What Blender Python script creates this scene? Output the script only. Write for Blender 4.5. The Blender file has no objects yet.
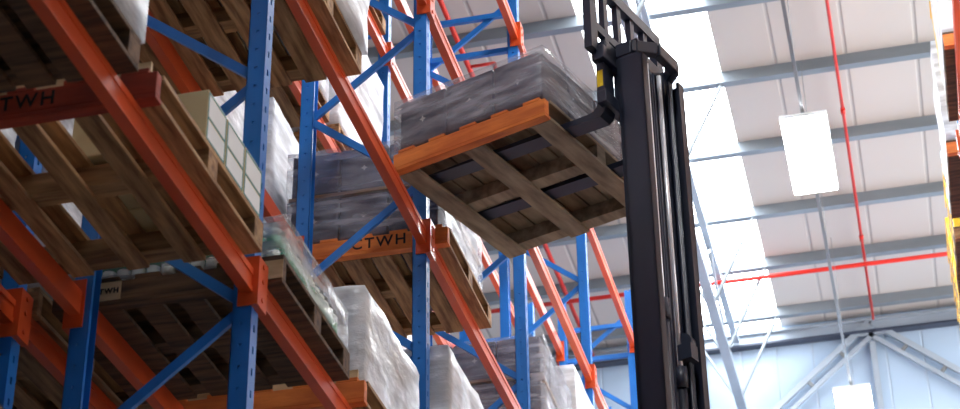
import bpy, bmesh, math, random
from mathutils import Vector, Matrix, noise
C = bpy.context.scene.collection
random.seed(7)

# ------------------------------------------------------------------ materials
def lin(c):
    return tuple(((v/255)/12.92 if v/255 <= .04045 else ((v/255+.055)/1.055)**2.4) for v in c) + (1,)

def mat(name, col, rough=.5, metal=0., var=.0, vscale=(6, 6, 6), bump=0., bscale=None, col2=None, alpha=1.,
        coat=0., spec=.5, rnd=0.):
    m = bpy.data.materials.new(name); m.use_nodes = True
    nt = m.node_tree; N = nt.nodes; L = nt.links
    b = N['Principled BSDF']
    b.inputs['Roughness'].default_value = rough; b.inputs['Metallic'].default_value = metal
    b.inputs['Coat Weight'].default_value = coat; b.inputs['Specular IOR Level'].default_value = spec
    b.inputs['Alpha'].default_value = alpha
    tc = N.new('ShaderNodeTexCoord'); mp = N.new('ShaderNodeMapping'); mp.inputs['Scale'].default_value = vscale
    L.new(tc.outputs['Object'], mp.inputs['Vector'])
    nz = N.new('ShaderNodeTexNoise'); nz.inputs['Scale'].default_value = 1; nz.inputs['Detail'].default_value = 4
    L.new(mp.outputs['Vector'], nz.inputs['Vector'])
    c1 = lin(col); c2 = lin(col2) if col2 else tuple(v*(1-var) for v in c1[:3])+(1,)
    cr = N.new('ShaderNodeValToRGB'); cr.color_ramp.elements[0].position = .35; cr.color_ramp.elements[1].position = .65
    cr.color_ramp.elements[0].color = c2; cr.color_ramp.elements[1].color = c1
    L.new(nz.outputs['Fac'], cr.inputs['Fac'])
    out = cr.outputs['Color']
    if rnd:
        oi = N.new('ShaderNodeObjectInfo'); hs = N.new('ShaderNodeHueSaturation'); mr = N.new('ShaderNodeMapRange')
        mr.inputs['To Min'].default_value = 1-rnd; mr.inputs['To Max'].default_value = 1+rnd
        L.new(oi.outputs['Random'], mr.inputs['Value']); L.new(mr.outputs[0], hs.inputs['Value'])
        L.new(out, hs.inputs['Color']); out = hs.outputs['Color']
    L.new(out, b.inputs['Base Color'])
    if bump:
        nb = N.new('ShaderNodeTexNoise'); nb.inputs['Scale'].default_value = 1; nb.inputs['Detail'].default_value = 5
        mb = N.new('ShaderNodeMapping'); mb.inputs['Scale'].default_value = bscale or vscale
        L.new(tc.outputs['Object'], mb.inputs['Vector']); L.new(mb.outputs['Vector'], nb.inputs['Vector'])
        bp = N.new('ShaderNodeBump'); bp.inputs['Strength'].default_value = bump; bp.inputs['Distance'].default_value = .02
        L.new(nb.outputs['Fac'], bp.inputs['Height']); L.new(bp.outputs[0], b.inputs['Normal'])
    return m

def emis(name, col, s):
    m = bpy.data.materials.new(name); m.use_nodes = True
    nt = m.node_tree; nt.nodes.clear()
    e = nt.nodes.new('ShaderNodeEmission'); o = nt.nodes.new('ShaderNodeOutputMaterial')
    e.inputs[0].default_value = lin(col); e.inputs[1].default_value = s
    nt.links.new(e.outputs[0], o.inputs[0]); return m

def film(name, col, amount, rough=.22, bump=.5, bscale=(9, 9, 30)):
    # stretch film: clear plastic with milky streaks
    m = mat(name, col, rough=rough, var=.12, vscale=(3, 3, 14), bump=bump, bscale=bscale, spec=.7)
    nt = m.node_tree; N = nt.nodes; L = nt.links
    b = N['Principled BSDF']; tr = N.new('ShaderNodeBsdfTransparent'); mx = N.new('ShaderNodeMixShader')
    tc = N.new('ShaderNodeTexCoord'); mp = N.new('ShaderNodeMapping'); mp.inputs['Scale'].default_value = (2.2, 2.2, 13)
    mp.inputs['Rotation'].default_value = (.25, .2, 0)
    nz = N.new('ShaderNodeTexNoise'); nz.inputs['Scale'].default_value = 1.3; nz.inputs['Detail'].default_value = 6
    L.new(tc.outputs['Object'], mp.inputs[0]); L.new(mp.outputs[0], nz.inputs['Vector'])
    mr = N.new('ShaderNodeMapRange'); mr.inputs['From Min'].default_value = .35; mr.inputs['From Max'].default_value = .68
    mr.inputs['To Min'].default_value = max(0, amount-.25); mr.inputs['To Max'].default_value = min(1, amount+.25)
    L.new(nz.outputs['Fac'], mr.inputs['Value']); L.new(mr.outputs[0], mx.inputs[0])
    L.new(tr.outputs[0], mx.inputs[1]); L.new(b.outputs[0], mx.inputs[2])
    L.new(mx.outputs[0], N['Material Output'].inputs[0]); return m

M = dict(
    blue=mat('rack_blue_paint', (36, 126, 216), .38, var=.25, vscale=(3, 3, 1.2), rnd=.05),
    orange=mat('beam_orange_paint', (220, 86, 38), .36, var=.25, vscale=(3, 1.2, 3)),
    wood_x=mat('pine_along_x', (178, 138, 92), .75, col2=(116, 82, 50), vscale=(3, 28, 28), bump=.3, rnd=.18),
    wood_y=mat('pine_along_y', (182, 142, 96), .75, col2=(112, 78, 46), vscale=(28, 3, 28), bump=.3, rnd=.18),
    wood_grey=mat('greyed_pine', (168, 150, 124), .75, col2=(116, 100, 80), vscale=(14, 3, 14), bump=.3),
    wood_pale=mat('pale_pine', (214, 190, 150), .75, col2=(176, 148, 104), vscale=(3, 20, 20), bump=.2),
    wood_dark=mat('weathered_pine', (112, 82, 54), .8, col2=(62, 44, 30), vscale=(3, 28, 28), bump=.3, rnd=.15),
    pallet_orange=mat('pallet_orange_paint', (238, 136, 56), .62, col2=(208, 104, 40), vscale=(4, 20, 20), bump=.2),
    pallet_shaded=mat('shaded_pallet_orange_paint', (176, 64, 34), .7, col2=(140, 48, 28), vscale=(4, 20, 20), bump=.2),  # pallet orange with the dim light of its bay put into the colour
    ink=mat('stencil_ink', (34, 22, 20), .8),
    steel=mat('light_grey_steel', (158, 170, 182), .4, .15, var=.12, vscale=(2, 2, 2)),
    purlin=mat('galvanised_purlin', (132, 141, 148), .38, .35, var=.15, vscale=(.8, 4, 4)),
    red=mat('red_pipe_paint', (214, 44, 32), .35, var=.1),
    grey=mat('conduit_grey', (128, 132, 134), .45, .3, var=.1),
    black=mat('mast_black_paint', (32, 40, 60), .4, var=.35, vscale=(4, 4, 1), spec=.6),
    dgrey=mat('mast_dark_grey', (58, 65, 82), .38, var=.2, vscale=(5, 5, 1)),
    chrome=mat('chrome_rod', (235, 238, 245), .3, .45),
    rubber=mat('tyre_rubber', (18, 18, 18), .8),
    yellow=mat('yellow_plastic', (244, 196, 30), .4, var=.08),
    sticker=mat('yellow_sticker', (240, 205, 30), .5),
    slate=mat('slate_sacks', (104, 102, 112), .55, col2=(66, 66, 80), vscale=(7, 7, 16), bump=.4, rnd=.12),
    star=mat('pale_print', (196, 190, 186), .6),
    carton=mat('cream_carton', (222, 206, 160), .7, col2=(206, 188, 140), vscale=(2, 2, 2)),
    teal=mat('teal_print', (70, 140, 140), .6),
    white=mat('white_paper_label', (226, 230, 230), .6, var=.05),
    cream=mat('cream_sacks', (226, 218, 196), .6, col2=(196, 186, 160), vscale=(4, 4, 10), bump=.5),
    goods=mat('pale_goods', (206, 204, 198), .6, col2=(160, 156, 150), vscale=(6, 6, 9), bump=.5),
    brown=mat('brown_cartons', (150, 108, 70), .75, col2=(120, 84, 52), vscale=(3, 3, 3)),
    green=mat('green_label', (50, 150, 108), .5),
    can=mat('pale_jar', (226, 236, 230), .3, var=.1),
    lid=mat('jar_lid', (84, 96, 100), .35, .6),
    film_clear=film('clear_stretch_film', (214, 214, 224), .3, .16, .7, (3, 3, 34)),
    film_white=film('white_stretch_film', (236, 240, 246), .8, .3, .9, (7, 7, 12)),
    film_jar=film('jar_stretch_film', (236, 242, 244), .34, .16, .9, (9, 9, 9)),
    film_peach=film('peach_stretch_film', (240, 196, 150), .85, .3, .8, (7, 7, 12)),
    concrete=mat('concrete_floor', (128, 126, 122), .5, var=.1, vscale=(.6, .6, .6)),
    lightblue=mat('light_blue_jug', (140, 190, 206), .35, var=.15),
)

# cladding: pale sheet with thin rib lines every half metre (x) -- pattern stays in the material
def cladding(name, col, axis, period, line):
    m = bpy.data.materials.new(name); m.use_nodes = True
    nt = m.node_tree; N = nt.nodes; L = nt.links; b = N['Principled BSDF']
    tc = N.new('ShaderNodeTexCoord'); sp = N.new('ShaderNodeSeparateXYZ'); L.new(tc.outputs['Object'], sp.inputs[0])
    a = N.new('ShaderNodeMath'); a.operation = 'DIVIDE'; a.inputs[1].default_value = period; L.new(sp.outputs[axis], a.inputs[0])
    f = N.new('ShaderNodeMath'); f.operation = 'FRACT'; L.new(a.outputs[0], f.inputs[0])
    p = N.new('ShaderNodeMath'); p.operation = 'PINGPONG'; p.inputs[1].default_value = .5; L.new(f.outputs[0], p.inputs[0])
    mr = N.new('ShaderNodeMapRange'); mr.inputs['From Max'].default_value = .035; L.new(p.outputs[0], mr.inputs[0])
    mr.inputs['From Min'].default_value = .012
    mx = N.new('ShaderNodeMixRGB'); mx.inputs[1].default_value = lin(line); mx.inputs[2].default_value = lin(col)
    L.new(mr.outputs[0], mx.inputs[0])
    nz = N.new('ShaderNodeTexNoise'); nz.inputs['Scale'].default_value = .6
    L.new(tc.outputs['Object'], nz.inputs['Vector'])
    m2 = N.new('ShaderNodeMixRGB'); m2.blend_type = 'MULTIPLY'; m2.inputs[0].default_value = .12
    L.new(mx.outputs[0], m2.inputs[1]); L.new(nz.outputs['Fac'], m2.inputs[2])
    L.new(m2.outputs[0], b.inputs['Base Color']); b.inputs['Roughness'].default_value = .55
    bp = N.new('ShaderNodeBump'); bp.inputs['Strength'].default_value = .5; bp.inputs['Distance'].default_value = .02
    L.new(mr.outputs[0], bp.inputs['Height']); L.new(bp.outputs[0], b.inputs['Normal'])
    return m
M['roof'] = cladding('roof_lining', (190, 184, 180), 0, .78, (172, 168, 166))
M['wall'] = cladding('wall_cladding', (168, 190, 212), 0, .5, (170, 188, 206))
M['sky'] = emis('daylit_skylight', (244, 249, 255), 11)
M['lamp'] = emis('lamp_diffuser', (250, 252, 255), 65)

# ------------------------------------------------------------------ mesh helpers
def box(bm, x0, x1, y0, y1, z0, z1, mi=0):
    v = [bm.verts.new(p) for p in ((x0,y0,z0),(x1,y0,z0),(x1,y1,z0),(x0,y1,z0),(x0,y0,z1),(x1,y0,z1),(x1,y1,z1),(x0,y1,z1))]
    for f in ((3,2,1,0),(4,5,6,7),(0,1,5,4),(1,2,6,5),(2,3,7,6),(3,0,4,7)):
        fc = bm.faces.new([v[i] for i in f]); fc.material_index = mi
    return v
def bar(bm, a, b, w, h, up=(0, 0, 1), mi=0):
    a = Vector(a); b = Vector(b); d = (b-a).normalized(); s = d.cross(Vector(up))
    if s.length < 1e-4: s = d.cross(Vector((1, 0, 0)))
    s.normalize(); t = s.cross(d).normalized(); s = s*w/2; t = t*h/2
    v = [bm.verts.new(p+q) for p in (a, b) for q in (-s-t, s-t, s+t, -s+t)]
    for f in ((3,2,1,0),(4,5,6,7),(0,1,5,4),(1,2,6,5),(2,3,7,6),(3,0,4,7)):
        fc = bm.faces.new([v[i] for i in f]); fc.material_index = mi
def tube(bm, a, b, r, n=12, mi=0, r2=None):
    a = Vector(a); b = Vector(b); d = (b-a).normalized()
    s = d.cross(Vector((0, 0, 1)));  s = s if s.length > 1e-4 else Vector((1, 0, 0)); s.normalize(); t = d.cross(s)
    R = []
    for p, rr in ((a, r), (b, r2 or r)):
        R.append([bm.verts.new(p+(s*math.cos(k*2*math.pi/n)+t*math.sin(k*2*math.pi/n))*rr) for k in range(n)])
    for k in range(n):
        f = bm.faces.new((R[0][k], R[0][(k+1) % n], R[1][(k+1) % n], R[1][k])); f.smooth = True; f.material_index = mi
    bm.faces.new(R[0][::-1]).material_index = mi; bm.faces.new(R[1]).material_index = mi
def lathe(bm, prof, n=14, cx=0, cy=0, mi=0):
    rings = [[bm.verts.new((cx+r*math.cos(k*2*math.pi/n), cy+r*math.sin(k*2*math.pi/n), z)) for k in range(n)] for r, z in prof]
    for a, b in zip(rings, rings[1:]):
        for k in range(n):
            f = bm.faces.new((a[k], a[(k+1) % n], b[(k+1) % n], b[k])); f.smooth = True; f.material_index = mi
    bm.faces.new(rings[0][::-1]).material_index = mi; bm.faces.new(rings[-1]).material_index = mi
def obj(name, bm, mats, parent=None, loc=(0, 0, 0), bevel=0):
    if not isinstance(mats, (list, tuple)): mats = [mats]
    bmesh.ops.recalc_face_normals(bm, faces=bm.faces[:])
    me = bpy.data.meshes.new(name); bm.to_mesh(me); bm.free()
    for m in mats: me.materials.append(M[m] if isinstance(m, str) else m)
    o = bpy.data.objects.new(name, me); C.objects.link(o); o.location = loc
    if parent: o.parent = parent
    if bevel:
        md = o.modifiers.new('bevel', 'BEVEL'); md.width = bevel; md.segments = 2; md.limit_method = 'ANGLE'
    return o
def new(): return bmesh.new()
def tag(o, label, cat, group=None):
    o['label'] = label; o['category'] = cat
    if group: o['group'] = group
    return o
def thing(name, label, cat, loc=(0, 0, 0), rz=0, group=None):
    o = bpy.data.objects.new(name, None); C.objects.link(o); o.location = loc; o.rotation_euler = (0, 0, rz)
    o.empty_display_size = .1
    return tag(o, label, cat, group)
def struct(name, bm, m, bevel=0):
    o = obj(name, bm, m, None, bevel=bevel); o['kind'] = 'structure'; return o
def copy_tree(o, parent=None):
    c = o.copy(); C.objects.link(c)
    if parent: c.parent = parent
    for ch in list(o.children): copy_tree(ch, c)
    return c
def text_part(name, s, size, m, parent, loc, rot=(math.pi/2, 0, 0), depth=.0015):
    cu = bpy.data.curves.new(name, 'FONT'); cu.body = s; cu.size = size; cu.extrude = depth; cu.align_x = 'CENTER'; cu.align_y = 'CENTER'
    cu.space_character = 1.25; cu.offset = .0012
    t = bpy.data.objects.new('tmp', cu); C.objects.link(t)
    me = bpy.data.meshes.new_from_object(t.evaluated_get(bpy.context.evaluated_depsgraph_get()))
    bpy.data.objects.remove(t); me.materials.clear(); me.materials.append(M[m]); me.name = name
    o = bpy.data.objects.new(name, me); C.objects.link(o); o.parent = parent; o.location = loc; o.rotation_euler = rot
    return o

# ------------------------------------------------------------------ camera (origin; the floor lies 1.25 below it)
FL = -1.25
f, pt, yw, rl = 1927.64385, .545825221, -.229704093, -.0159067434
Fd = Vector((math.sin(yw)*math.cos(pt), math.cos(yw)*math.cos(pt), math.sin(pt)))
rt = Vector((math.cos(yw), -math.sin(yw), 0)); up = rt.cross(Fd)
Rv = math.cos(rl)*rt+math.sin(rl)*up; Uv = -math.sin(rl)*rt+math.cos(rl)*up
cam = bpy.data.cameras.new('camera'); co = bpy.data.objects.new('camera', cam); C.objects.link(co)
co.matrix_world = Matrix(((Rv.x, Uv.x, -Fd.x, 0), (Rv.y, Uv.y, -Fd.y, 0), (Rv.z, Uv.z, -Fd.z, 0), (0, 0, 0, 1)))
cam.sensor_width = 36; cam.lens = f/960*36; cam.clip_end = 200; cam.clip_start = .05
cam.dof.use_dof = True; cam.dof.focus_distance = 11.5; cam.dof.aperture_fstop = 3.6
bpy.context.scene.camera = co

# ------------------------------------------------------------------ setting
XL, XR, YN, YF, ZR = -9, 8, -6, 24.6, 12.64
bm = new(); box(bm, XL, XR, YN, YF+.3, FL-.2, FL); struct('floor', bm, 'concrete')
bm = new(); box(bm, XL, XR, YF, YF+.2, FL, ZR+.3); struct('wall_far', bm, 'wall')
bm = new(); box(bm, XL-.2, XL, YN, YF+.2, FL, ZR+.3); struct('wall_left', bm, 'wall')
bm = new(); box(bm, XR, XR+.2, YN-.2, 5.5, FL, ZR+.3); struct('wall_right_blocker', bm, 'wall')  # unseen stub of wall, added to keep light off the near left racks
# skylights are gaps in the ceiling lining filled with glowing translucent sheets
bm = new(); box(bm, XL-.2, XR, YN-.2, YN, FL, ZR+.3); struct('wall_near', bm, 'wall')
SY = 12.5
SK = [(-2.79, -1.405), (2.6, 4.0)]  # right-hand strip is out of view, added to bring in more light
bm = new(); x = XL
for a, b in SK+[(XR, XR)]:
    box(bm, x, a, YN, YF, ZR, ZR+.12); x = b
for a, b in SK: box(bm, a, b, YN, SY, ZR, ZR+.12)
struct('ceiling', bm, 'roof')
for i, (a, b) in enumerate(SK):
    bm = new(); box(bm, a, b, SY, YF, ZR+.04, ZR+.08); struct('window_%d' % (i+1), bm, 'sky')
# purlins: Z sections under the lining
PY = [9.4, 10.9, 12.4, 13.85, 15.3, 16.78, 18.25, 19.76, 21.3, 22.65, 24.08]
n = 1
for y in PY+[7.9, 6.4, 4.9, 3.4]:
    bm = new()
    box(bm, XL, XR, y-.1, y-.09, ZR-.13, ZR)
    box(bm, XL, XR, y-.1, y, ZR-.145, ZR-.13)
    box(bm, XL, XR, y-.008, y, ZR-.13, ZR-.11)
    struct('trim_%d' % n, bm, 'purlin'); n += 1
# eave beam, wall post and the bracing that meets on the far wall
bm = new()
box(bm, XL, XR, YF-.16, YF-.02, 12.32, 12.35, 1); box(bm, XL, XR, YF-.1, YF-.07, 12.35, 12.5)
box(bm, XL, XR, YF-.16, YF-.02, 12.5, 12.53)
struct('trim_%d' % n, bm, ['steel', 'dgrey']); n += 1
ax, az = -.17, 12.5
for s in (-1, 1):
    bm = new()
    d = Vector((s*math.cos(math.radians(39.5)), 0, -math.sin(math.radians(39.5)))); nn = Vector((d.z*s, 0, -d.x*s))
    nn = Vector((0, 0, -1)) - d*d.dot(Vector((0, 0, -1))); nn.normalize()
    A = Vector((ax, YF-.1, az))
    bar(bm, A, A+d*6, .08, .055, up=(0, 1, 0)); bar(bm, A+nn*.17+d*.1, A+nn*.17+d*6, .06, .04, up=(0, 1, 0))
    for k in range(9):
        q = A+d*(.62+.62*k); bar(bm, q, q+nn*.17, .05, .035, up=(0, 1, 0), mi=1)
    struct('trim_%d' % n, bm, ['steel', 'grey']); n += 1
bm = new(); box(bm, ax-.04, ax+.04, YF-.1, YF-.02, FL, az-.3)
box(bm, ax-.22, ax+.22, YF-.12, YF-.1, az-.22, az-.06)
struct('trim_%d' % n, bm, 'steel'); n += 1
for x in (-6.2, 5.9):
    bm = new(); box(bm, x-.09, x+.09, YF-.2, YF-.02, FL, 12.32); struct('trim_%d' % n, bm, 'steel'); n += 1

# lattice roof truss running along the aisle
t = thing('roof_truss', 'light grey lattice roof truss running lengthways beneath the bright skylight strip', 'truss', (-2.04, 0, 12))
bm = new(); box(bm, -.06, .06, YN, YF-.16, -.66, -.56); obj('bottom_chord', bm, 'steel', t)
bm = new(); box(bm, -.045, .045, YN, YF-.16, .38, .46); obj('top_chord', bm, 'steel', t)
y = 2.6; k = 0
while y < YF-1.6:
    bm = new()
    bar(bm, (0, y, -.57) if k % 2 == 0 else (0, y, .38), (0, y+1.47, .38) if k % 2 == 0 else (0, y+1.47, -.57), .035, .035)
    obj('web_strut', bm, 'steel', t); y += 1.47; k += 1
for y in PY[0::2]+[22.65]:
    for s in (-1, 1):
        bm = new(); bar(bm, (s*.05, y-.02, -.6), (s*.62, y-.05, .5), .05, .03); obj('fly_brace', bm, 'purlin', t)
# pipes and conduit
def pipe(name, label, a, b, r, m, cat='pipe', fit=None):
    t = thing(name, label, cat, ((a[0]+b[0])/2, (a[1]+b[1])/2, (a[2]+b[2])/2))
    o = Vector(t.location); bm = new(); tube(bm, Vector(a)-o, Vector(b)-o, r); obj('pipe', bm, m, t)
    if fit:
        d = (Vector(b)-Vector(a)); Ln = d.length; d.normalize(); q = 1.
        while q < Ln-.2:
            bm = new(); p = Vector(a)-o+d*q; tube(bm, p-d*.05, p+d*.05, r*1.5); obj('coupling', bm, m, t); q += fit
    return t
pipe('sprinkler_pipe', 'long red sprinkler pipe running down the aisle under the roof', (-.115, YN, 12.44), (-.115, YF-.28, 12.44), .019, 'red', fit=3)
pipe('sprinkler_pipe', 'red sprinkler main crossing the hall in front of the far wall', (XL, 22.52, 12.33), (XR, 22.52, 12.33), .03, 'red', fit=5)
t = pipe('sprinkler_pipe', 'thin red drop pipe high behind the blue rack frame at top', (-4.1, 14.0, 12.47), (-4.1, YF-.02, 12.47), .03, 'red', fit=3)
bm = new(); tube(bm, (.3, -2.2, 0), (.3, -2.2, -.5), .02); tube(bm, (.0, -2.2, 0), (.3, -2.2, 0), .02); tube(bm, (.3, -2.2, -.5), (.3, -2.2, -.53), .05); obj('sprinkler_head', bm, 'red', t)
CX = -.5
t = thing('cable_conduit', 'grey cable conduit carrying the hanging lamps along the aisle', 'conduit', (CX, 10, 10.86))
bm = new(); box(bm, -.018, .018, -16, 14.2, 0, .03); obj('rail', bm, 'grey', t)
for y in range(-4, 24, 2):
    bm = new(); tube(bm, (0, y-10, .03), (0, y-10, 1.64), .004, 6); obj('hanger', bm, 'grey', t)
def lamp(y, label):
    t = thing('hanging_lamp', label, 'lamp', (CX, y, 10.8), 0, 'lamps hung along the cable conduit')
    bm = new(); box(bm, -.24, .24, -.75, .75, .0, .045); obj('housing', bm, 'white', t, bevel=.008)
    bm = new()
    box(bm, -.225, .225, -.735, .735, -.012, -.001)
    obj('diffuser', bm, 'lamp', t)
    bm = new()
    for s in (-1, 1):
        bar(bm, (0, s*.5, .045), (0, s*.5, .06), .1, .02)
    obj('bracket', bm, 'grey', t)
lamp(17.24, 'bright rectangular lamp hanging mid roof between the purlins')
lamp(23.72, 'bright rectangular lamp hanging low against the pale blue wall')
lamp(11.6, 'added unseen rectangular lamp above the raised forklift mast')  # out of view, added to brighten the racks ahead
lamp(5.6, 'added unseen rectangular lamp closest to the viewer, overhead')  # out of view, added to light the front faces of the lifted pallet

# ------------------------------------------------------------------ racking
LV = [.47, 2.23, 3.99, 5.79, 7.54, 9.27]
FY = [1.05, 3.88, 6.71, 9.51, 12.33, 15.12, 17.94, 20.74, 23.5]
TOP = 9.85
def ladder(bm, ax, fixed, c, w, z0, z1, pitch, hw, hh, t):
    # perforated steel strip: plate in the plane ax = fixed, centred on c, with a column of holes
    def b(u0, u1, a0, a1):
        if ax == 'y': box(bm, u0, u1, fixed, fixed+t, a0, a1)
        else: box(bm, fixed, fixed+t, u0, u1, a0, a1)
    b(c-w/2, c-hw/2, z0, z1); b(c+hw/2, c+w/2, z0, z1)
    z = z0
    while z < z1:
        b(c-hw/2, c+hw/2, z, min(z+pitch-hh, z1)); z += pitch
def post_mesh(flip):
    bm = new(); s = -1 if flip else 1
    ladder(bm, 'x', .042*s-(.003 if s > 0 else 0), 0, .08, FL, TOP, .1, .016, .034, .003)
    ladder(bm, 'y', -.04, 0, .084, FL, TOP, .1, .014, .014, .003)
    ladder(bm, 'y', .037, 0, .084, FL, TOP, .1, .014, .014, .003)
    box(bm, -.042*s, -.038*s, -.04, -.02, FL, TOP) if s > 0 else box(bm, .038, .042, -.04, -.02, FL, TOP)
    box(bm, -.06, .06, -.06, .06, FL, FL+.012)
    me = bpy.data.meshes.new('post'); bmesh.ops.recalc_face_normals(bm, faces=bm.faces[:]); bm.to_mesh(me); bm.free()
    me.materials.append(M['blue']); return me
PM = {False: post_mesh(False), True: post_mesh(True)}
def part_from(me, name, parent, loc):
    o = bpy.data.objects.new(name, me); C.objects.link(o); o.parent = parent; o.location = loc; return o
bm = new()
box(bm, -.024, .022, -1.36, 1.36, -.11, 0); box(bm, .022, .027, -1.36, 1.36, -.11, -.085); box(bm, .022, .027, -1.36, 1.36, -.03, 0)
BM = bpy.data.meshes.new('beam'); bmesh.ops.recalc_face_normals(bm, faces=bm.faces[:]); bm.to_mesh(BM); bm.free(); BM.materials.append(M['orange'])
bm = new(); box(bm, .0, .03, -.055, .055, -.17, .06); box(bm, -.06, .0, -.055, -.047, -.17, .06) 
for z in (-.13, -.04, .03): tube(bm, (.03, 0, z), (.036, 0, z), .012, 8)
KM = bpy.data.meshes.new('beam_connector'); bmesh.ops.recalc_face_normals(bm, faces=bm.faces[:]); bm.to_mesh(KM); bm.free(); KM.materials.append(M['orange'])
DP = .73
def rack(xf, label, frames, levels=LV, flip=1):
    # xf = aisle face; the rack extends away from the aisle (flip=1: towards -x)
    t = thing('pallet_rack', label, 'pallet rack', (xf-.045*flip, FY[0], FL))
    Z = -FL
    for y in frames:
        for k, x in ((0, 0), (1, -DP*flip)):
            part_from(PM[(k == 1) ^ (flip < 0)], 'post', t, (x, y-FY[0], Z))
        zz = .05; k = 0; zn = -.75
        # zigzag bracing: nodes every 1.15 m on the aisle post
        while zn < TOP-.9:
            for a, b in (((0, zn), (1, zn+.56)), ((1, zn+.56), (0, zn+1.15))):
                bm = new(); bar(bm, (-DP*flip*a[0], y-FY[0]+.012*(1 if a[0] else -1), a[1]+Z), (-DP*flip*b[0], y-FY[0]+.012*(1 if a[0] else -1), b[1]+Z), .022, .045, up=(0, 0, 1))
                obj('brace', bm, 'blue', t)
            zn += 1.15
        for z in (9.08, 9.44):
            bm = new(); box(bm, min(0, -DP*flip), max(0, -DP*flip), y-FY[0]-.018, y-FY[0]+.018, z+Z, z+Z+.045); obj('brace', bm, 'blue', t)
    for y0, y1 in zip(frames, frames[1:]):
        for z in levels:
            for x, s in ((.02*flip, 1), (-(DP+.02)*flip, -1)):
                b = part_from(BM, 'beam', t, (x, (y0+y1)/2-FY[0], z+Z)); b.scale = (s*flip, (y1-y0-.07)/2.72, 1)
                for yy in (y0, y1):
                    kx = x+.022*s*flip
                    if yy == y0 or y1 == frames[-1]:
                        c = part_from(KM, 'beam_connector', t, (kx, yy-FY[0], z+Z)); c.scale = (s*flip, 1, 1)
    return t
rack(-2.54, 'blue and orange pallet rack nearest on the left, lifted pallet in front of it', FY)
rack(-3.62, 'blue and orange pallet rack standing back to back behind the left rack', FY)
RF = [3.6, 6.4, 9.2, 12.03, 14.86, 17.975, 20.8]
rack(.88, 'orange and blue pallet rack at the right edge of the aisle', RF, flip=-1)

# ------------------------------------------------------------------ pallets
def pallet(label, x0, x1, y0, y1, z, face='wood_x', name='wooden_pallet', group=None, text=None, rz=0, loc=None, notched=False, base='wood', tray=False, nb=6, bw=.115, nbb=None):
    W = x1-x0; Ln = y1-y0
    t = thing(name, label, 'pallet', loc or ((x0+x1)/2, (y0+y1)/2, z+.002), rz, group)
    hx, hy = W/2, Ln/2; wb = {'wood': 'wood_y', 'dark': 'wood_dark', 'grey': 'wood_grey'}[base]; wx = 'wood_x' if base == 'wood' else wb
    for i, y in enumerate((-hy, -.05, hy-.1)):
        bm = new(); box(bm, -hx, hx, y, y+.1 if i else y+.045, .02, .115)
        if i == 0:
            box(bm, -hx, hx, y, y+.06, 0, .02)
            if notched:
                for k in range(5):
                    q = -hx+.09+(2*hx-.18)*k/4; box(bm, q-.055, q+.055, y-.001, y+.045, .115, .135)
        obj('bearer', bm, face if i == 0 else wx, t, bevel=.003)
    for nm, z0, z1, nbd in (('top_deck', .115, .137, nb), ('bottom_deck', 0, .02, nbb or nb)):
        bm = new(); w = bw if nm == 'top_deck' or not nbb else .13
        for k in range(nbd):
            q = -hx+w/2+(2*hx-w)*k/(nbd-1); ys = -hy+(.062 if (nm == 'bottom_deck' or notched) else 0)
            box(bm, q-w/2, q+w/2, ys, hy, z0, z1)
        obj(nm, bm, wb, t, bevel=.002)
    if tray:
        bm = new(); box(bm, -hx+.12, hx-.05, -hy+.05, -hy+.065, .137, .2); obj('lead_board', bm, 'wood_pale', t)
    if text:
        text_part('stencil', text[0], text[1], 'ink', t, (text[2], -hy-.0015, .066))
    return t

def jitter_box(bm, x0, x1, y0, y1, z0, z1, amp, seed, cuts=9, open_bottom=True):
    vs = box(bm, x0, x1, y0, y1, z0, z1)
    bmesh.ops.subdivide_edges(bm, edges=bm.edges[:], cuts=cuts, use_grid_fill=True)
    c = Vector(((x0+x1)/2, (y0+y1)/2, (z0+z1)/2))
    for v in bm.verts:
        p = v.co; n1 = noise.noise(Vector((p.x*5+seed, p.y*5, p.z*5))); n2 = noise.noise(Vector((p.x*17, p.y*17+seed, p.z*17)))
        d = (p-c); d.z *= .35; d.normalize(); k = 1 if p.z > z0+.01 else .2
        v.co = p+d*(n1*amp+n2*amp*.5)*k
    for fc in bm.faces: fc.smooth = True

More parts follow.
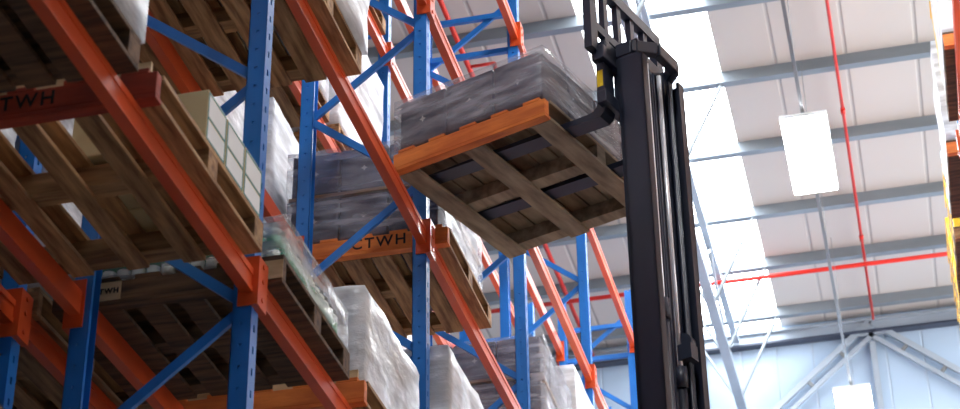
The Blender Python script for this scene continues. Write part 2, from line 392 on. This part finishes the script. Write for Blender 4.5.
def wrapped(label, x0, x1, y0, y1, z0, z1, core='goods', fm='film_white', seed=0, group=None, rz=0, loc=None, nx=2, ny=2, nz=2, amp=.018, name='wrapped_load', stars=False, board=None):
    t = thing(name, label, 'wrapped load', loc or ((x0+x1)/2, (y0+y1)/2, z0), rz, group)
    hx, hy, H = (x1-x0)/2-.02, (y1-y0)/2-.02, z1-z0
    rows = []; z = .004
    if board: H -= board
    for k in range(nz):
        for i in range(nx):
            for j in range(ny):
                bm = new()
                a = -hx+2*hx*i/nx; b = -hy+2*hy*j/ny
                box(bm, a+.004, a+2*hx/nx-.004, b+.004, b+2*hy/ny-.004, z, z+H/nz-.008)
                obj('carton' if core != 'slate' else 'sack_block', bm, core, t, bevel=.012)
                if stars and j == 0:
                    bm = new(); cx, cz = a+hx/nx, z+H/nz/2; s = .022
                    vs = []
                    for q in range(8):
                        r = s if q % 2 == 0 else s*.45; an = q*math.pi/4
                        vs.append((cx+r*math.cos(an), cz+r*math.sin(an)))
                    F = [bm.verts.new((px, b+.002, pz)) for px, pz in vs]; Bk = [bm.verts.new((px, b+.004, pz)) for px, pz in vs]
                    bm.faces.new(F)
                    for q in range(8): bm.faces.new((F[q], F[(q+1) % 8], Bk[(q+1) % 8], Bk[q]))
                    obj('star_print', bm, 'star', t)
        z += H/nz
        if board and k < nz-1:
            bm = new(); box(bm, -hx-.01, hx+.01, -hy-.01, hy+.01, z, z+board-.006); obj('divider_board', bm, 'wood_x', t); z += board
    bm = new(); jitter_box(bm, -hx-.022, hx+.022, -hy-.022, hy+.022, 0.002, z+.003, amp, seed)
    obj('stretch_wrap', bm, fm, t)
    return t

PH = .14
X0, X1 = -3.52, -2.46
# first row, level 3.99
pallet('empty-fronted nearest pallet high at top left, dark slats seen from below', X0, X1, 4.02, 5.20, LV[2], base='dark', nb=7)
wrapped('white shrink-wrapped load at the top left edge, on the nearest pallet', X0+.02, X1+.0, 4.05, 5.225, LV[2]+PH+.004, LV[2]+1.3, seed=1)
pallet('pallet with dull red-orange stencilled front and open slats, upper left', X0-.03, X1-.0, 5.36, 6.54, LV[2], face='pallet_shaded', notched=True, text=('CTWH', .085, .0), tray=True, base='wood', nb=5, bw=.095)
# cartons at the far end of that pallet
g = 'cream labelled cartons on the open slatted pallet'
def carton(label, x, y, z, lx, ly, lz):
    t = thing('carton', label, 'carton', (x, y, z), 0, g)
    bm = new(); box(bm, -lx/2, lx/2, -ly/2, ly/2, 0, lz); obj('body', bm, 'carton', t, bevel=.004)
    bm = new(); box(bm, lx/2, lx/2+.001, -ly/2+.012, ly/2-.012, .012, lz*.42); box(bm, lx/2, lx/2+.001, -ly/2+.012, ly/2-.012, lz*.5, lz-.02)
    obj('label', bm, 'white', t)
    bm = new()
    for z0 in (.008, lz*.45, lz-.016): box(bm, lx/2, lx/2+.0015, -ly/2+.006, ly/2-.006, z0, z0+.008)
    for y0 in (-ly/2+.004, ly/2-.012): box(bm, lx/2, lx/2+.0015, y0, y0+.008, .012, lz-.012)
    obj('teal_border', bm, 'teal', t)
    bm = new(); box(bm, -.03, .03, -ly/2-.001, -ly/2, lz*.42, lz*.5); obj('printed_mark', bm, 'brown', t)
    return t
for j in range(3):
    for i in range(2):
        w = ('foremost', 'middle', 'rearmost')[j]; s = ('aisle-side', 'inner-side')[i]
        carton('cream carton with teal-edged white labels, %s of the %s row on the slatted pallet' % (w, s),
               X1-.145-i*.29, 5.97+j*.215, LV[2]+PH, .28, .205, .235)

# first row, second bay, level 3.99: jars and cream sacks
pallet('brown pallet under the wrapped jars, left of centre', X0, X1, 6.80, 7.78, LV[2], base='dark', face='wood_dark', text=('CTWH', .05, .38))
t = [o for o in C.objects if o.name.startswith('wooden_pallet')][-1]
for xx in (-.28, .46):
    bm = new(); box(bm, xx-.07, xx+.07, -.49-.002, -.49+.0, .022, .112); o = obj('end_block', bm, 'wood_pale', t); o['label'] = 'pale pine end block'
text_part('stencil', 'CTWH', .035, 'ink', t, (-.28, -.494, .066))
g = 'jars in the front row under film'
bm = new()
lathe(bm, [(.026, 0), (.031, .008), (.031, .05)], mi=0); lathe(bm, [(.0315, .05), (.0315, .12)], mi=1); lathe(bm, [(.031, .12), (.031, .15), (.022, .165)], mi=0)
lathe(bm, [(.026, .165), (.027, .185)], mi=2)
j0 = obj('jar', bm, ['can', 'green', 'lid'], None); first = True
def jar(x, y, z, label, group):
    global first
    o = j0 if first else j0.copy()
    if not first: C.objects.link(o)
    first = False; o.location = (x, y, z); tag(o, label, 'jar', group)
zj = LV[2]+PH+.002
for tier in range(1):
    for r in range(2):
        for k in range(15):
            jar(X1-.07-k*.069, 6.86+r*.069, zj+tier*.19, 'green-labelled jar in the %s row facing the viewer, under film on the brown pallet' % ('front', 'second')[r], 'jars in the %s row facing the viewer' % ('front', 'second')[r])
    for k in range(11):
        jar(X1-.07, 6.86+(k+2)*.069, zj+tier*.19, 'green-labelled jar in the row along the aisle, under film on the brown pallet', 'jars in the row along the aisle')
t = thing('wrapped_load', 'milky stretch film draped over the green-labelled jars', 'stretch film', ((X0+X1)/2, 7.3, LV[2]+PH))
bm = new(); jitter_box(bm, -.525, .525, -.482, .47, .003, .214, .016, 3.3, cuts=14); obj('stretch_wrap', bm, 'film_jar', t)

pallet('orange-fronted pallet under the cream load, bottom left of centre', X0, X1, 8.02, 9.2, LV[2], face='pallet_orange', notched=True, tray=True)
wrapped('cream wrapped load beside the jars, blocky with a bright aisle side', X0+.02, X1-.04, 8.12, 9.18, LV[2]+PH, LV[2]+PH+.55, core='cream', fm='film_white', seed=4, nz=3)
# second bay, level 5.79
pallet('brown unpainted pallet overhead at top, seen from below', X0, X1, 6.78, 7.86, LV[3], base='wood', nb=6)
wrapped('bright white wrapped load at the top, above the brown overhead pallet', X0+.02, X1+.02, 6.8, 7.89, LV[3]+PH+.004, LV[3]+1.35, seed=5)
# third bay, level 5.79: stencilled pallet with two-tier slate load
pallet('orange-fronted pallet with black stencil under the two-tier slate load', X0, X1, 9.66, 10.80, LV[3], face='pallet_orange', notched=True, text=('CTWH', .1, .1))
wrapped('two-tier slate load in clear film with a wooden divider between tiers', X0+.02, X1-.05, 9.68, 10.78, LV[3]+PH, LV[3]+PH+.66, core='slate', fm='film_clear', seed=6, nx=3, ny=3, nz=2, stars=True, board=.03)
# third bay, level 3.99 (low) and fourth bay
pallet('pallet low in the third bay near the bottom edge', X0, X1, 9.62, 10.8, LV[2])
wrapped('pale wrapped load low in the third bay at the bottom edge', X0+.02, X1, 9.64, 10.78, LV[2]+PH, LV[2]+1.1, seed=8)
pallet('pallet in the fourth bay under the second slate load', X0, X1, 12.44, 13.58, LV[3], face='pallet_orange', notched=True)
wrapped('slate load in clear film further along, behind the second blue upright', X0+.02, X1, 12.46, 13.56, LV[3]+PH, LV[3]+PH+.66, core='slate', fm='film_clear', seed=9, nx=3, ny=3, nz=2, stars=True, board=.03)
for k, (y, fm, core, h, la) in enumerate([(13.72, 'film_white', 'goods', 1.15, 'white wrapped load beyond the further slate load'),
                                 (15.25, 'film_peach', 'brown', .95, 'peach wrapped load in the fifth bay'),
                                 (16.5, 'film_white', 'goods', 1.2, 'white wrapped load beyond the peach one'),
                                 (18.05, 'film_white', 'cream', 1.1, 'white wrapped load in the sixth bay')]):
    pallet('pallet under the ' + la, X0, X1, y, y+1.12, LV[3])
    wrapped(la, X0+.02, X1, y+.01, y+1.1, LV[3]+PH, LV[3]+h, core=core, fm=fm, seed=20+k)
for k, y in enumerate((9.62, 10.98)):
    pass
# first row lower levels near the frame's bottom
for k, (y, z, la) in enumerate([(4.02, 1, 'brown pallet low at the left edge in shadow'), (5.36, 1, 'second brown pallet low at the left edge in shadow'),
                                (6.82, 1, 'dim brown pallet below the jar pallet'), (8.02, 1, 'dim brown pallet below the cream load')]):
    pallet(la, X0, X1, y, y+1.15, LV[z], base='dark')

# second row (behind): generic pallets and loads
BX0, BX1 = -4.66, -3.64+.05
g1, g2 = 'pallets in the rear rack', 'wrapped loads in the rear rack'
spec = []
for bi in range(1, 7):
    y0 = FY[bi]+.09
    for li in (1, 2, 3, 4, 5):
        for s in (0, 1): spec.append((bi, li, s, y0+s*1.36))
kinds = {0: ('white', 'film_white', 'goods'), 1: ('peach', 'film_peach', 'brown'), 2: ('cream', 'film_white', 'cream')}
names = ['second', 'third', 'fourth', 'fifth', 'sixth', 'seventh']
tiers = {1: 'lowest', 2: 'second', 3: 'third', 4: 'fourth', 5: 'top'}
protoP = None; protoL = {}
rr = random.Random(3)
for bi, li, s, y in spec:
    if li == 5 and bi != 3: continue
    if li == 4 and bi >= 4: continue
    lab = 'in the rear rack, %s shelf, %s half of the %s bay' % (tiers[li], ('near', 'far')[s], names[bi-1])
    z = LV[li]
    if protoP is None:
        protoP = pallet('wooden pallet '+lab, BX0, BX1, y, y+1.14, z, group=g1); p = protoP
    else:
        p = copy_tree(protoP); p.location = ((BX0+BX1)/2, y+.57, z+.003); p['label'] = 'wooden pallet '+lab
    if li == 5: continue
    k = rr.choice((0, 0, 0, 1, 2))
    if li == 3 and bi == 3: k = 0
    if li == 3 and bi == 2: k = 1-s
    if k not in protoL:
        protoL[k] = wrapped('', BX0+.02, BX1-.01, y+.01, y+1.12, z+PH, z+1.2, core=kinds[k][2], fm=kinds[k][1], seed=60+k, group=g2); q = protoL[k]
    else:
        q = copy_tree(protoL[k]); q.location = ((BX0+BX1)/2+.005, y+.565, z+PH+.004)
    q['label'] = '%s wrapped load %s' % (kinds[k][0], lab)

# ------------------------------------------------------------------ right rack loads
RX0, RX1 = .80, 1.86
zr = LV[5]+.02
pallet('orange-fronted pallet nearest at the right edge, highest in view', RX0, RX1, 13.44, 14.6, zr, face='pallet_orange', base='dark')
pallet('orange-fronted pallet at the right edge, second one down', RX0-.03, RX1, 15.12, 16.3, zr, face='pallet_orange', base='dark')
pallet('wooden pallet at the right edge under the yellow crates', RX0-.01, RX1, 16.7, 17.85, zr, base='dark')
pallet('wooden pallet at the right edge under the farther yellow crates', RX0, RX1, 18.1, 19.25, zr, base='dark')
wrapped('white wrapped load at the top right edge on the nearest orange pallet', RX0, RX1, 13.46, 14.35, zr+PH, zr+1.25, seed=71)
wrapped('white wrapped load at the right edge on the second orange pallet', RX0-.02, RX1, 15.14, 16.2, zr+PH, zr+1.25, seed=72)
def crate(label, y, z, m, ly, lz, x=RX0-.0, mark=True):
    t = thing('crate', label, 'crate', (x+.3, y, z), 0)
    bm = new(); box(bm, -.3, .3, -ly/2, ly/2, 0, lz); obj('shell', bm, m, t, bevel=.01)
    if mark:
        bm = new()
        bm.free()
        for k in range(3):
            bm = new(); yy = -ly/2+ly*(k+.5)/3; tube(bm, (-.304, yy, lz*.5), (-.3, yy, lz*.5), min(ly/9, lz*.3), 12)
            obj('dark_roundel', bm, 'dgrey', t)
    bm = new(); box(bm, -.31, .3, -ly/2-.005, ly/2+.005, lz-.03, lz); obj('rim', bm, m, t)
nm = ['lowest', 'second lowest', 'second highest', 'highest']
for k in range(3): crate('yellow crate with dark roundels, %s of the nearer yellow stack at the right edge' % nm[(0, 1, 3)[k]], 17.2, zr+PH+k*.27, 'yellow', .9, .262)
for k in range(4): crate('yellow crate with dark roundels, %s of the farther yellow stack at the right edge' % nm[k], 18.65, zr+PH+k*.24, 'yellow', .95, .232)
crate('yellow and black crate standing behind the top right wrapped load', 14.5, zr+PH+.3, 'yellow', .22, .72, mark=False)
for k in range(2):
    t = thing('water_jug', 'light blue jug at the right edge, %s of two behind the second wrapped load' % ('lower', 'upper')[k], 'jug', (RX0+.1, 16.46, zr+PH+k*.42), 0)
    bm = new(); lathe(bm, [(.1, 0), (.13, .02), (.13, .12), (.115, .15), (.13, .18), (.13, .28), (.05, .36)]); obj('bottle', bm, 'lightblue', t)
    bm = new(); lathe(bm, [(.04, .36), (.04, .4)]); obj('cap', bm, 'white', t)

# unseen loads added on the nearer right rack, out of frame, to shade the aisle
for bi in range(1, 5):
    for li in range(0, 6):
        for s_ in (0, 1):
            y = RF[bi-1]+.1+s_*1.36; z = LV[li]+.003
            if li == 5 and bi >= 4: continue
            if bi == 4 and li == 5: continue
            p = copy_tree(protoP); p.location = (1.5, y+.57, z); p['group'] = 'unseen pallets added to the right rack'
            p['label'] = 'wooden pallet in the right rack, %s shelf, %s half of bay %s from the camera' % (['floor-side', 'lowest', 'second', 'third', 'fourth', 'top'][li], ('near', 'far')[s_], ['one', 'two', 'three', 'four'][bi-1])
            q = copy_tree(protoL[1]); q.location = (1.5, y+.565, z+PH+.004); q['group'] = 'unseen wrapped loads added to the right rack'
            q['label'] = p['label'].replace('wooden pallet', 'wrapped load')

# ------------------------------------------------------------------ lifted pallet and its load
A = Vector((-1.672, 8.778, 6.0)); u = Vector((-.94, .341, 0)); v = Vector((.341, .94, 0)); u.normalize()
v = Vector((-u.y*-1, u.x*-1, 0)); v = Vector((.341, .94, 0)).normalized()
LW, LL = 1.043, 1.25
cen = A+u*LW/2+v*LL/2; rz = math.atan2(-u.y, -u.x)
pallet('orange-fronted pallet lifted high on the forks of the forklift', -LW/2, LW/2, -LL/2, LL/2, 6.0, face='pallet_orange', notched=True, rz=rz, loc=tuple(cen), nb=8, bw=.12, nbb=3, base='grey')
wrapped('low slate load in glossy clear film on the raised pallet', -LW/2+.005, LW/2-.005, -LL/2+.005, LL/2-.0, 0, .34, core='slate', fm='film_clear', seed=11, rz=rz, loc=(cen.x, cen.y, 6.0+PH), nx=3, ny=4, nz=1, stars=True, amp=.005)

# ------------------------------------------------------------------ forklift (local frame: -x towards the pallet, y along the mast width)
fo = A - u*0  # local x = -u (away from the pallet), local y = v
t = thing('forklift', 'black forklift mast raised beside the lifted pallet, seen from below', 'forklift', (A.x, A.y, FL), rz)
Z = -FL
def part(name, m, fn, parent=None, bevel=0, lab=None):
    bm = new(); fn(bm); o = obj(name, bm, m, parent or t, bevel=bevel)
    if lab: o['label'] = lab
    return o
TM = .525
def rail(y0, y1, x0, x1, z0, z1, opening):
    def fn(bm):
        # C channel: web on the outer side, flanges inward
        if opening > 0: box(bm, x0, x1, y0, y0+.014, z0, z1)
        else: box(bm, x0, x1, y1-.014, y1, z0, z1)
        box(bm, x0, x0+.018, y0, y1, z0, z1); box(bm, x1-.018, x1, y0, y1, z0, z1)
    return fn
zt = 6.54+Z
part('outer_rail', 'black', rail(.30, .36, .325, .475, .2, zt-.12, 1)); part('outer_rail', 'black', rail(.69, .75, .325, .50, .2, zt-.12, -1))
part('inner_rail', 'dgrey', rail(.318, .372, .30, .44, .6, zt, 1)); part('inner_rail', 'dgrey', rail(.678, .732, .30, .44, .6, zt, -1))
part('carriage_rail', 'black', rail(.372, .41, .31, .43, 3.2, zt-.05, 1)); part('carriage_rail', 'black', rail(.64, .678, .31, .43, 3.2, zt-.05, -1))
def top(bm):
    box(bm, .30, .40, .31, .74, zt-.09, zt)
    bar(bm, (.40, .32, zt-.05), (.51, .42, zt-.06), .05, .08); bar(bm, (.51, .42, zt-.06), (.51, .64, zt-.06), .05, .08); bar(bm, (.51, .64, zt-.06), (.40, .73, zt-.05), .05, .08)
part('top_crossbar', 'black', top, bevel=.006)
for z in (1.3, 3.3, 5.0):
    part('crossbar', 'black', lambda bm: box(bm, .44, .475, .3, .75, z, z+.1), bevel=.005)
for yy in (.45, .60):
    c = part('lift_cylinder', 'black', lambda bm: tube(bm, (.42, yy, .3), (.42, yy, 4.85+1.25 if yy < .5 else 4.5+1.25), .028, 16))
    part('piston_rod', 'chrome', lambda bm: tube(bm, (.42, yy, 5.6), (.42, yy, zt-.1), .014, 14), c, lab='bright chrome piston rod')
    part('gland', 'dgrey', lambda bm: tube(bm, (.42, yy, 6.03-.35*(yy > .5)), (.42, yy, 6.15-.35*(yy > .5)), .036, 16), c)
for yy in (.5, .53, .56):
    part('lift_chain', 'dgrey', lambda bm: box(bm, .40, .408, yy-.008, yy+.008, 1.0, zt-.1))
for yy in (.645, .665):
    part('hydraulic_hose', 'black', lambda bm: tube(bm, (.455, yy, .5), (.455, yy, zt-.15), .011, 10))
part('hose_pulley', 'dgrey', lambda bm: (tube(bm, (.44, .60, 5.95), (.44, .66, 5.95), .055, 20), box(bm, .42, .5, .58, .66, 5.84, 5.93)))
part('mast_lower_block', 'black', lambda bm: (box(bm, .40, .5, .5, .73, 4.5, 4.62), tube(bm, (.45, .5, 4.66), (.45, .72, 4.66), .05, 16)))
# carriage and backrest
zc = 6.0+Z
part('carriage', 'black', lambda bm: (box(bm, .24, .30, .17, .92, zc+.38, zc+.47), box(bm, .24, .30, .17, .92, zc+.08, zc+.16), box(bm, .25, .31, .36, .40, zc+.08, zc+.47), box(bm, .25, .31, .65, .69, zc+.08, zc+.47)), bevel=.006)
def back(bm):
    z0, z1, y0, y1 = zc+.44, zc+.97, .15, .95
    bar(bm, (.235, y0, z0), (.235, y0, z1), .05, .075, up=(0, 1, 0)); bar(bm, (.235, y1, z0), (.235, y1, z1), .05, .075, up=(0, 1, 0))
    bar(bm, (.235, y0-.025, z1), (.235, y1+.025, z1), .05, .075)
    bar(bm, (.235, y0, z0+.19), (.235, y1, z0+.19), .035, .055)
    y = y0+.16
    while y < y1-.1:
        bar(bm, (.235, y, z0+.0), (.235, y, z1), .035, .045, up=(0, 1, 0)); y += .16
part('load_backrest', 'black', back)
for yy in (.27, .79):
    def fk(bm):
        w = .055
        # blade tapers to the tip and joins a vertical shank through a curved heel
        prof = [(-.98, .045, .052), (-.9, .035, .055), (.1, .02, .06), (.2, .02, .065), (.235, .03, .085), (.26, .06, .13)]
        up_ = [(.30, .0), ]
        pts_top = [(-.98, .052), (-.5, .058), (.15, .062), (.19, .07), (.215, .095), (.22, .13), (.22, .5)]
        pts_bot = [(-.98, .045), (-.5, .034), (.15, .022), (.23, .022), (.258, .045), (.27, .09), (.27, .5)]
        L1 = []
        for yv in (yy-w, yy+w):
            L1.append([[bm.verts.new((x, yv, zc+z)) for x, z in P] for P in (pts_top, pts_bot)])
        n_ = len(pts_top)
        for k in range(n_-1):
            a, b = L1[0], L1[1]
            bm.faces.new((a[0][k], a[0][k+1], b[0][k+1], b[0][k])); bm.faces.new((a[1][k], b[1][k], b[1][k+1], a[1][k+1]))
            bm.faces.new((a[0][k], a[1][k], a[1][k+1], a[0][k+1])); bm.faces.new((b[0][k], b[0][k+1], b[1][k+1], b[1][k]))
        for k in (0, n_-1):
            bm.faces.new((L1[0][0][k], L1[1][0][k], L1[1][1][k], L1[0][1][k]))
    fkp = part('fork', 'black', fk)
    if yy < .5:
        part('warning_sticker', 'sticker', lambda bm: box(bm, .224, .262, yy-.0562, yy-.055, zc+.22, zc+.33), fkp, lab='yellow warning sticker')
        part('fork_hook', 'black', lambda bm: (box(bm, .20, .30, yy-.07, yy+.07, zc+.40, zc+.52),), fkp, bevel=.01)
# truck body (below the frame)
part('chassis', 'yellow', lambda bm: box(bm, .6, 2.0, .0, 1.05, .15, .75), bevel=.05)
part('counterweight', 'dgrey', lambda bm: box(bm, 1.75, 2.15, .02, 1.03, .25, 1.05), bevel=.08)
part('seat', 'black', lambda bm: (box(bm, 1.2, 1.65, .3, .75, .75, .95), box(bm, 1.6, 1.72, .3, .75, .9, 1.4)), bevel=.04)
part('overhead_guard', 'black', lambda bm: ([bar(bm, (x_, y_, .7), (x_*.9+.15, y_, 2.1), .06, .06) for x_ in (.7, 1.8) for y_ in (.08, .97)], [bar(bm, (.75+.14*k, .08, 2.1), (.75+.14*k, .97, 2.1), .04, .03) for k in range(8)], bar(bm, (.75, .08, 2.1), (1.8, .08, 2.1), .06, .06), bar(bm, (.75, .97, 2.1), (1.8, .97, 2.1), .06, .06)))
part('steering_wheel', 'black', lambda bm: (tube(bm, (.95, .52, .7), (1.05, .52, 1.1), .02), tube(bm, (1.04, .52, 1.1), (1.06, .52, 1.13), .16, 20)))
for x_, y_ in ((.55, -.02), (.55, .95), (1.75, -.02), (1.75, .95)):
    w = part('wheel', 'rubber', lambda bm: tube(bm, (x_, y_, .24), (x_, y_+.14, .24), .24, 24), bevel=.02)
    part('hub', 'grey', lambda bm: tube(bm, (x_, y_-.01, .24), (x_, y_+.15, .24), .11, 16), w)

# ------------------------------------------------------------------ light
W = bpy.data.worlds.new('world'); bpy.context.scene.world = W; W.use_nodes = True
W.node_tree.nodes['Background'].inputs[0].default_value = (1, .97, .95, 1)
W.node_tree.nodes['Background'].inputs[1].default_value = 4.0
vs = bpy.context.scene.view_settings
vs.view_transform = 'Standard'; vs.look = 'None'; vs.gamma = 1; vs.use_curve_mapping = False; vs.exposure = .45
bpy.context.scene.cycles.max_bounces = 8
bpy.context.scene.cycles.transparent_max_bounces = 16
